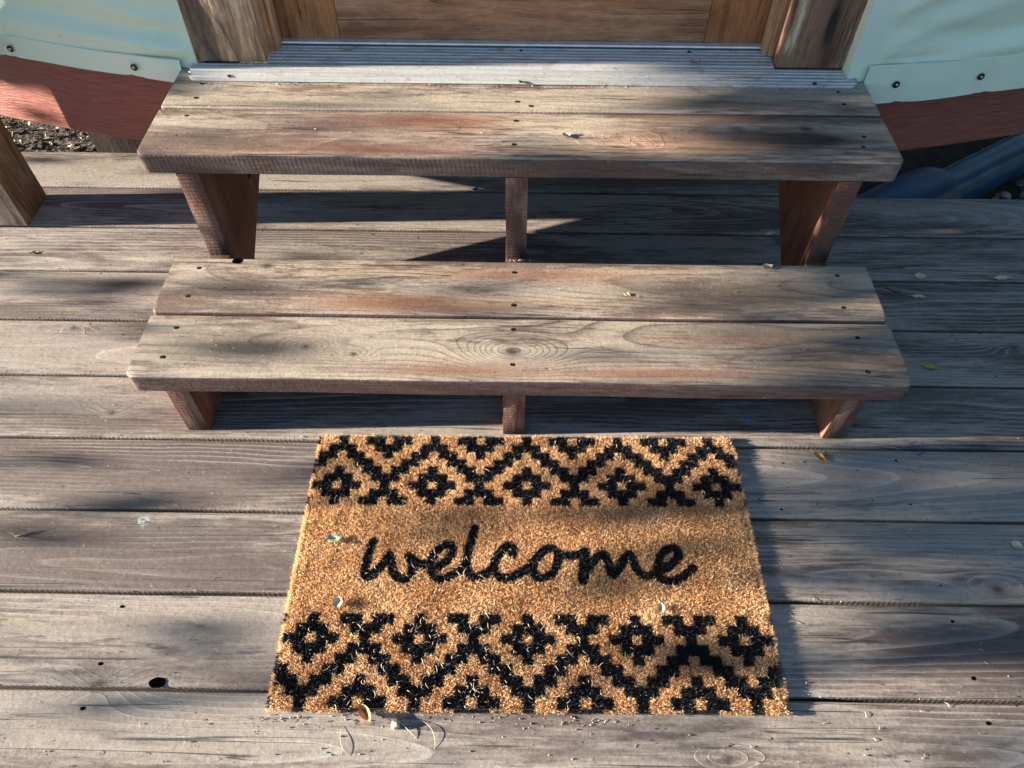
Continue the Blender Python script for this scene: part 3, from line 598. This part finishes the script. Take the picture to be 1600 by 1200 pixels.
# ------------------------------------------------------------------ leaves and bits
def leafmat(n,c,c2): return simple('leaf_'+n,c,.5,0,.35,noise=(90,90,90),c2=c2)
LM=dict(pale=leafmat('pale',(.62,.52,.35),(.45,.36,.23)),olive=leafmat('olive',(.22,.21,.09),(.13,.12,.05)),tan=leafmat('tan',(.62,.48,.30),(.42,.30,.17)),yellow=leafmat('yellow',(.38,.36,.07),(.16,.20,.05)),
  orange=leafmat('orange',(.62,.33,.05),(.45,.18,.03)),sage=leafmat('sage',(.33,.38,.25),(.24,.28,.17)),rust=leafmat('rust',(.48,.20,.07),(.60,.32,.12)),dark=leafmat('dark',(.12,.09,.06),(.06,.05,.04)))
def leaf(name,u,v,z,L,W,ang,mt,curl=.3,tilt=0.,label='',cat='leaf',group=None,lobed=0.,cup=.25):
    x,y=unproj(u,v,z); o=empty_m(name); nL,nW=12,5; V=[];F=[]
    for i in range(nL+1):
        t=i/nL; w=W*.5*math.sin(math.pi*min(1,max(.0,t))**.85)**.8*(1+lobed*math.sin(t*22)); w=max(w,.0004)
        for j in range(nW):
            s=(j/(nW-1))*2-1; zz=L*curl*(4*(t-.5)**2)*.5+abs(s)*w*cup*2+.0006+L*tilt*t+.0008*math.sin(t*9+s*3)
            V.append(((t-.5)*L,s*w,zz))
    for i in range(nL):
        for j in range(nW-1): F.append((i*nW+j,(i+1)*nW+j,(i+1)*nW+j+1,i*nW+j+1))
    # underside for real thickness
    m=len(V); V+=[(a,b,c-.0004) for a,b,c in V]; F+=[tuple(k+m for k in f[::-1]) for f in F]
    # petiole
    k=len(V); V+=[(-L/2,-.0003,L*curl*.5+.0004),(-L/2,.0003,L*curl*.5+.0008),(-L/2-L*.22,.0004,L*curl*.5+.001),(-L/2-L*.22,-.0002,L*curl*.5+.0005)]; F.append((k,k+1,k+2,k+3))
    ca,sa=math.cos(ang),math.sin(ang); me=bpy.data.meshes.new(name); me.from_pydata([(a*ca-b*sa,a*sa+b*ca,c) for a,b,c in V],[],F); me.materials.append(LM[mt]); me.polygons.foreach_set('use_smooth',np.ones(len(F),bool))
    o=bpy.data.objects.new(name,me); COL.objects.link(o); o.location=(x,y,z); tag(o,label,cat,group or 'fallen leaves')
def empty_m(n): return None
Z1,Z2,ZM=.1779,.3674,.0098
LEAVES=[(1438,434,0,.021,.014,.1,'pale',.3,'pale curled leaf on the shaded deck, nearest the right end of the lower tread top'),
 (1565,436,0,.027,.010,.1,'pale',.25,'long pale leaf lying on a board gap at the right edge of the deck'),
 (1397,454,0,.024,.008,-.5,'olive',.2,'dull olive leaf on the dark deck right beside the lower tread end'),
 (1436,465,0,.024,.009,-.1,'tan',.2,'tan leaf on the dark deck just below the pale curled leaf'),
 (1452,575,0,.022,.008,-.35,'yellow',.25,'yellow green leaf alone on the dark deck right of the lower tread'),
 (1281,715,0,.021,.008,-.75,'orange',.3,'bright orange yellow leaf on the deck right of the doormat top corner'),
 (1588,853,0,.016,.010,-.5,'pale',.2,'cream coloured leaf at the right edge level with the word welcome'),
 (522,842,ZM,.019,.012,.15,'sage',.15,'grey green round leaf on the left part of the doormat'),
 (528,942,ZM,.015,.011,1.3,'pale',.4,'pale cupped leaf on the doormat above the lower left diamond'),
 (1032,950,ZM,.016,.008,1.7,'pale',.2,'narrow cream leaf standing on the right half of the doormat'),
 (1222,378,0,.020,.012,1.5,'olive',.2,'olive leaf under the upper tread beside the right stringer'),
 (1204,366,0,.018,.008,.3,'pale',.2,'pale leaf under the upper tread left of the olive one'),
 (55,395,0,.015,.006,.4,'olive',.2,'small green leaf on the sunlit deck below the timber post'),
 (543,77,.383,.026,.008,.05,'pale',.2,'pale dry leaf lying in the shade on the metal threshold left of its middle'),
 (1087,97,.3795,.017,.010,.0,'tan',.25,'tan leaf on the metal threshold right of its middle'),
 (885,213,Z2,.012,.010,.4,'pale',.5,'white crumpled leaf bit on the front board of the upper tread'),
 (980,461,Z1,.009,.005,-.3,'tan',.2,'tiny tan leaf bit on the back board of the lower tread'),
 (745,297,0,.016,.008,.3,'dark',.4,'dark twisted leaf in the shadow under the upper tread'),
 (1198,418,Z1,.016,.009,.2,'tan',.5,'crumpled tan leaf at the back edge of the lower tread, right side')]
for (u,v,z,L,W,a,mt,cu,lb) in LEAVES: leaf('fallen_leaf',u,v,z,L*1.35,W*1.4,a,mt,cu,0,lb,'leaf')
leaf('fallen_leaf',572,1117,.001,.032,.014,-.9,'rust',.6,.18,'curled orange brown leaf standing against the front edge of the doormat','leaf',cup=.5)
# seed, burr
def blob(name,u,v,z,rx,ry,rz,mat_,label,cat):
    x,y=unproj(u,v,z); bm=bmesh.new(); bmesh.ops.create_icosphere(bm,subdivisions=3,radius=1)
    for q in bm.verts: 
        n=1+.1*math.sin(q.co.x*5+q.co.y*3)+.06*math.sin(q.co.z*9); q.co=Vector((q.co.x*rx*n*(1-.25*q.co.y),q.co.y*ry*n,q.co.z*rz*n+rz*.9))
    me=bpy.data.meshes.new(name); bm.to_mesh(me); bm.free(); me.materials.append(mat_); me.polygons.foreach_set('use_smooth',np.ones(len(me.polygons),bool))
    o=bpy.data.objects.new(name,me); COL.objects.link(o); o.location=(x,y,z); tag(o,label,cat)
blob('seed',619,1132,0,.0058,.0075,.0045,LM['pale'],'pale round seed on the deck in front of the doormat beside the orange leaf','seed')
m_straw=simple('straw',(.40,.34,.26),.6,noise=(200,200,200),c2=(.36,.30,.22)); m_twig=simple('twig',(.10,.075,.055),.8,c2=(.05,.04,.03)); m_chip=simple('chip',(.26,.19,.13),.8,c2=(.15,.10,.07))
def strand(V,F,mi,x,y,z,L,w,a,curve,rise,k,nn=7):
    o=len(V); px,py=x,y; h=a
    for i in range(nn+1):
        t=i/nn; nx_,ny_=-math.sin(h),math.cos(h); zz=z+rise*math.sin(math.pi*t)
        ww=w*(1-.6*abs(2*t-1)**2)
        V+= [(px-nx_*ww,py-ny_*ww,zz),(px,py,zz+ww*1.2),(px+nx_*ww,py+ny_*ww,zz)]
        px+=math.cos(h)*L/nn; py+=math.sin(h)*L/nn; h+=curve/nn
    for i in range(nn):
        for j in range(3): F.append((o+i*3+j,o+i*3+(j+1)%3,o+(i+1)*3+(j+1)%3,o+(i+1)*3+j)); mi.append(k)
def burr():
    x,y=unproj(25,838,0); V=[];F=[];mi=[]
    for i in range(9):
        a=-.6+i*.42; o=len(V); L=random.uniform(.010,.018); c,s=math.cos(a),math.sin(a)
        V+= [(x-s*.0008,y+c*.0008,.001),(x+s*.0008,y-c*.0008,.001),(x+c*L,y+s*L,.008+random.uniform(0,.008)),(x,y,.003)]
        F+= [(o,o+1,o+2),(o,o+3,o+2),(o+3,o+1,o+2)]; mi+=[0]*3
    tag(mesh_obj('dry_burr',V,F,[m_straw],None,mi,smooth=False),'star shaped dry straw burr on the deck near the left edge','burr')
burr()
def named_strand(u,v,z,L,a,c,label,w=.0007,mt=None):
    x,y=unproj(u,v,z); V=[];F=[];mi=[]; strand(V,F,mi,x,y,z+.001,L,w,a,c,.003,0,14); tag(mesh_obj('grass_stalk',V,F,[mt or m_straw],None,mi),label,'stalk')
named_strand(608,1114,0,.055,-.62,-.1,'straight straw stalk beside the front edge of the doormat, crossing the pale seed')
named_strand(537,1135,0,.045,-1.9,1.5,'bent pale stalk on the deck in front of the left part of the doormat',.0004)
named_strand(1380,700,0,.03,.1,-.6,'curved pale stalk over the board gap right of the doormat top corner',.0006)
named_strand(655,1125,0,.05,-.3,-1.5,'thin curved stalk on the deck in front of the doormat, right of the seed',.0004)
# mat litter
V=[];F=[];mi=[]; r=np.random.default_rng(21)
for i in range(520):
    if r.uniform()<.72: X=float(np.clip(r.normal(.25,.13),.01,MW-.01)); Y=r.uniform(.005,.15)
    elif r.uniform()<.5: X,Y=r.uniform(.01,MW-.01),r.uniform(.33,.46)
    else: X,Y=float(np.clip(r.normal(.2,.08),.01,.7)),float(np.clip(r.normal(.21,.03),.01,.45))
    x,y=m2w(X,Y); strand(V,F,mi,x,y,.0084+r.uniform(0,.003),r.uniform(.003,.011)*(1.6 if r.uniform()<.08 else 1),r.uniform(.00022,.0005),r.uniform(0,6.28),r.normal(0,1.8),r.uniform(0,.003),0 if r.uniform()<.9 else 1,6)
tag(mesh_obj('dry_grass_bits',V,F,[m_straw,m_twig],None,mi),'tiny curled straw bits scattered over the doormat','grass bits',kind='stuff')
V=[];F=[];mi=[]
def put_bit(x,y,z,big=1.):
    q=r.uniform()
    if q<.45: strand(V,F,mi,x,y,z+.0006,r.uniform(.002,.009)*big,r.uniform(.0002,.0006),r.uniform(0,6.28),r.normal(0,1.2),.0008,int(r.integers(0,2)),4)
    else:
        o=len(V); s=r.uniform(.0008,.0026)*big; a=r.uniform(0,6.28); k=int(r.integers(0,3))
        for t in range(4): V.append((x+s*math.cos(a+t*1.57)*r.uniform(.5,1.3),y+s*.6*math.sin(a+t*1.57),z+.0008+r.uniform(0,.001)))
        V.append((x,y,z+.0012+s*.7)); 
        for t in range(4): F.append((o+t,o+(t+1)%4,o+4)); mi.append(k)
for i in range(95): put_bit(*unproj(r.uniform(0,1600),1200-r.exponential(75)-5,0),0)
for i in range(230):
    x,y=r.uniform(-1.25,1.25),r.uniform(.05,1.55); put_bit(x,y,0,.8)
for i in range(110): x=r.uniform(MX-.02,MX+MW*.75); put_bit(x,MY-abs(r.normal(0,.012))-.002,0,1.1)
for k in range(9):
    for i in range(34): put_bit(r.uniform(-1.2,1.2),Y0+k*PITCH+r.normal(.004,.003),0,.8)
for i in range(46): put_bit(r.normal(.10,.04),r.normal(1.315,.008),0,1.3)
for i in range(50): put_bit(r.uniform(-.63,.64),r.uniform(.74,1.0),Z1,.55)
for i in range(60): put_bit(r.uniform(-.64,.64),r.uniform(1.08,1.29),Z2,.55)
for i in range(170): put_bit(r.uniform(-.6,.62),1.2955-abs(r.normal(0,.0025)),Z2,.7)
for i in range(60): put_bit(r.uniform(-.48,.48),r.uniform(1.31,1.42),.3775+.0,.8)
for i in range(14): put_bit(.0+r.normal(0,.012),1.063-abs(r.normal(0,.003)),.142,1.)
tag(mesh_obj('dry_debris',V,F,[m_straw,m_twig,m_chip],None,mi,smooth=False),'small dry chips and twig bits scattered over deck, treads and threshold','debris',kind='stuff')
# ------------------------------------------------------------------ unseen tree added left of the frame, leaves placed to cast a wanted shade
def sm(v,a,b): t=np.clip((v-a)/(b-a),0,1); return t*t*(3-2*t)
def shade(b,a):
    """wanted foliage cover seen along the sun's rays; b sideways, a height, both where the ray passes x=0"""
    n=.5+.25*(np.sin(b*23+np.sin(a*31))+np.sin(a*47+b*13+1.3))*.9
    c=.26*sm(n,.5,.95)*(1-sm(a,.2,.3))+.06*n
    c=np.maximum(c,.42*sm(a,.0,.07)*(1-sm(b,.66,.72))*sm(b,.28,.32))
    c=np.maximum(c,.97*sm(a,.385,.46)*sm(b,1.07,1.09))
    c=np.maximum(c,.90*sm(a,.215,.31)*(1-sm(b,1.075,1.09)))
    c=np.maximum(c,.87*sm(a,.068,.12)*(1-sm(b,.725,.74))*sm(b,.27,.36))
    c=np.maximum(c,.70*sm(a,.10,.17)*(1-sm(b,.3,.35)))
    c=np.maximum(c,.8*(1-sm(b,.14,.24))*(1-sm(a,-.13,-.08)))
    c=np.maximum(c,.60*np.exp(-((b-.585)/.022)**2)*sm(a,-.03,.02))
    c=np.maximum(c,.40*np.exp(-((b-.37)/.03)**2)*sm(a,-.04,.03))
    c=np.maximum(c,.93*sm(b,1.40,1.43)*sm(a,.12,.2))
    c=np.where((b>1.338)&(b<1.38)&(a>.47)&(a<.66),.25,c)
    c=np.maximum(c,.97*sm(a,.042,.055)*(1-sm(a,.24,.27))*sm(b,1.25,1.27))
    c=np.maximum(c,.96*sm(a,.13,.16)*(1-sm(a,.3,.33))*sm(b,1.03,1.04)*(1-sm(b,1.08,1.09)))
    return np.clip(c,0,.985)
D0=4.2
def foliage():
    r=np.random.default_rng(5); V=[];F=[]; A=.00050
    for b in np.arange(-.7,2.1,.025):
        for a in np.arange(-.35,1.15,.025):
            cov=float(shade(np.array(b+.0125),np.array(a+.0125))); lam=-math.log(1-cov)*.000625/A
            for _ in range(r.poisson(lam)):
                bb,aa=b+r.uniform(0,.025),a+r.uniform(0,.025); X=-D0-r.uniform(-.7,.7); 
                px,py,pz=X,bb+.0385*X,aa-TE*X
                if pz<-.3: continue
                s=r.uniform(.7,1.25); L,W=.044*s,.025*s; n=Vector((1,r.normal(0,.5),r.normal(0,.5))).normalized(); u=n.cross(Vector((r.normal(),r.normal(),r.normal()))).normalized(); v=n.cross(u)
                o=len(V); c=Vector((px,py,pz))
                for (p,q,h) in ((-.5,0,0),(-.2,.5,.1),(.2,.42,.1),(.5,0,0),(.2,-.42,.1),(-.2,-.5,.1)): V.append(tuple(c+u*L*p+v*W*q+n*L*h))
                V.append(tuple(c)); 
                for k in range(6): F.append((o+k,o+(k+1)%6,o+6))
    return V,F
m_leaf=simple('tree_leaf',(.06,.09,.03),.5,c2=(.035,.06,.02)); m_bark=simple('tree_bark',(.12,.09,.07),.9,bump=((40,40,12),.01))
tree=empty('added_shade_tree',(-5.6,.9,-.36),'unseen leafy tree added left of the deck, leaves placed to cast the dappled shade','tree')
V,F=foliage(); mesh_obj('crown',V,F,m_leaf,tree,smooth=False)
def limb(mb,pts,r0,r1):
    n=8; V=[];L=len(pts)
    for i,p in enumerate(pts):
        rr=r0+(r1-r0)*i/(L-1)
        for j in range(n): V.append((p[0]+rr*math.cos(j*.785),p[1]+rr*math.sin(j*.785),p[2]+(.0 if i else 0)))
    mb.put(V,[(i*n+j,i*n+(j+1)%n,(i+1)*n+(j+1)%n,(i+1)*n+j) for i in range(L-1) for j in range(n)])
mb=MB(); limb(mb,[(-5.6,3.3,-.4),(-5.55,3.25,.6),(-5.45,3.1,1.6),(-5.2,2.9,2.8)],.11,.05)
limb(mb,[(-5.45,3.1,1.6),(-4.9,2.6,1.95),(-4.5,1.9,2.1),(-4.3,1.2,2.0)],.05,.015); limb(mb,[(-5.2,2.9,2.8),(-4.7,2.4,3.1),(-4.3,1.5,2.9),(-4.2,.6,2.6)],.05,.012)
limb(mb,[(-5.5,3.2,1.2),(-4.9,2.9,1.4),(-4.4,2.5,1.5)],.03,.01)
mb.build('trunk',[m_bark],tree)

# ------------------------------------------------------------------ unseen woodland blocking low sky; leaves left out toward the sun and behind the camera
def woodland():
    r=np.random.default_rng(9); V=[];F=[];mi=[]
    def tri(c,s,k):
        n=Vector((r.normal(),r.normal(),r.normal())).normalized(); u=n.orthogonal().normalized(); v=n.cross(u); o=len(V)
        for j in range(5): a=j*1.2566; V.append(tuple(c+(u*math.cos(a)+v*math.sin(a))*s*r.uniform(.6,1.2)))
        F.append(tuple(range(o,o+5))); mi.append(k)
    for _ in range(5200):
        az=r.uniform(-math.pi,math.pi); R=r.uniform(13,19); z=r.uniform(-.3,9.5)*(1 if r.uniform()<.8 else .5)
        d=(az-math.pi-SUN_AZ+math.pi)%(2*math.pi)-math.pi; el=math.degrees(math.atan2(z,R))
        if abs(math.degrees(d))<9 and 4<el<17: continue
        if abs(az+math.pi/2)<1.0: continue
        tri(Vector((R*math.cos(az),1+R*math.sin(az),z)),r.uniform(.35,.8),0)
    for _ in range(70):
        az=r.uniform(-math.pi,math.pi); d=(az-math.pi-SUN_AZ+math.pi)%(2*math.pi)-math.pi
        if abs(math.degrees(d))<7: continue
        R=r.uniform(12,17); x,y=R*math.cos(az),1+R*math.sin(az); w=r.uniform(.1,.25); o=len(V)
        for zz,q in ((-.4,1),(7,.5)):
            for j in range(6): V.append((x+w*q*math.cos(j*1.047),y+w*q*math.sin(j*1.047),zz))
        for j in range(6): F.append((o+j,o+(j+1)%6,o+6+(j+1)%6,o+6+j)); mi.append(1)
    tag(mesh_obj('woodland',V,F,[m_leaf,m_bark],None,mi,smooth=False),'leafy woodland round the clearing outside the frame, shaped to block low sky light','woodland',kind='stuff')
woodland()
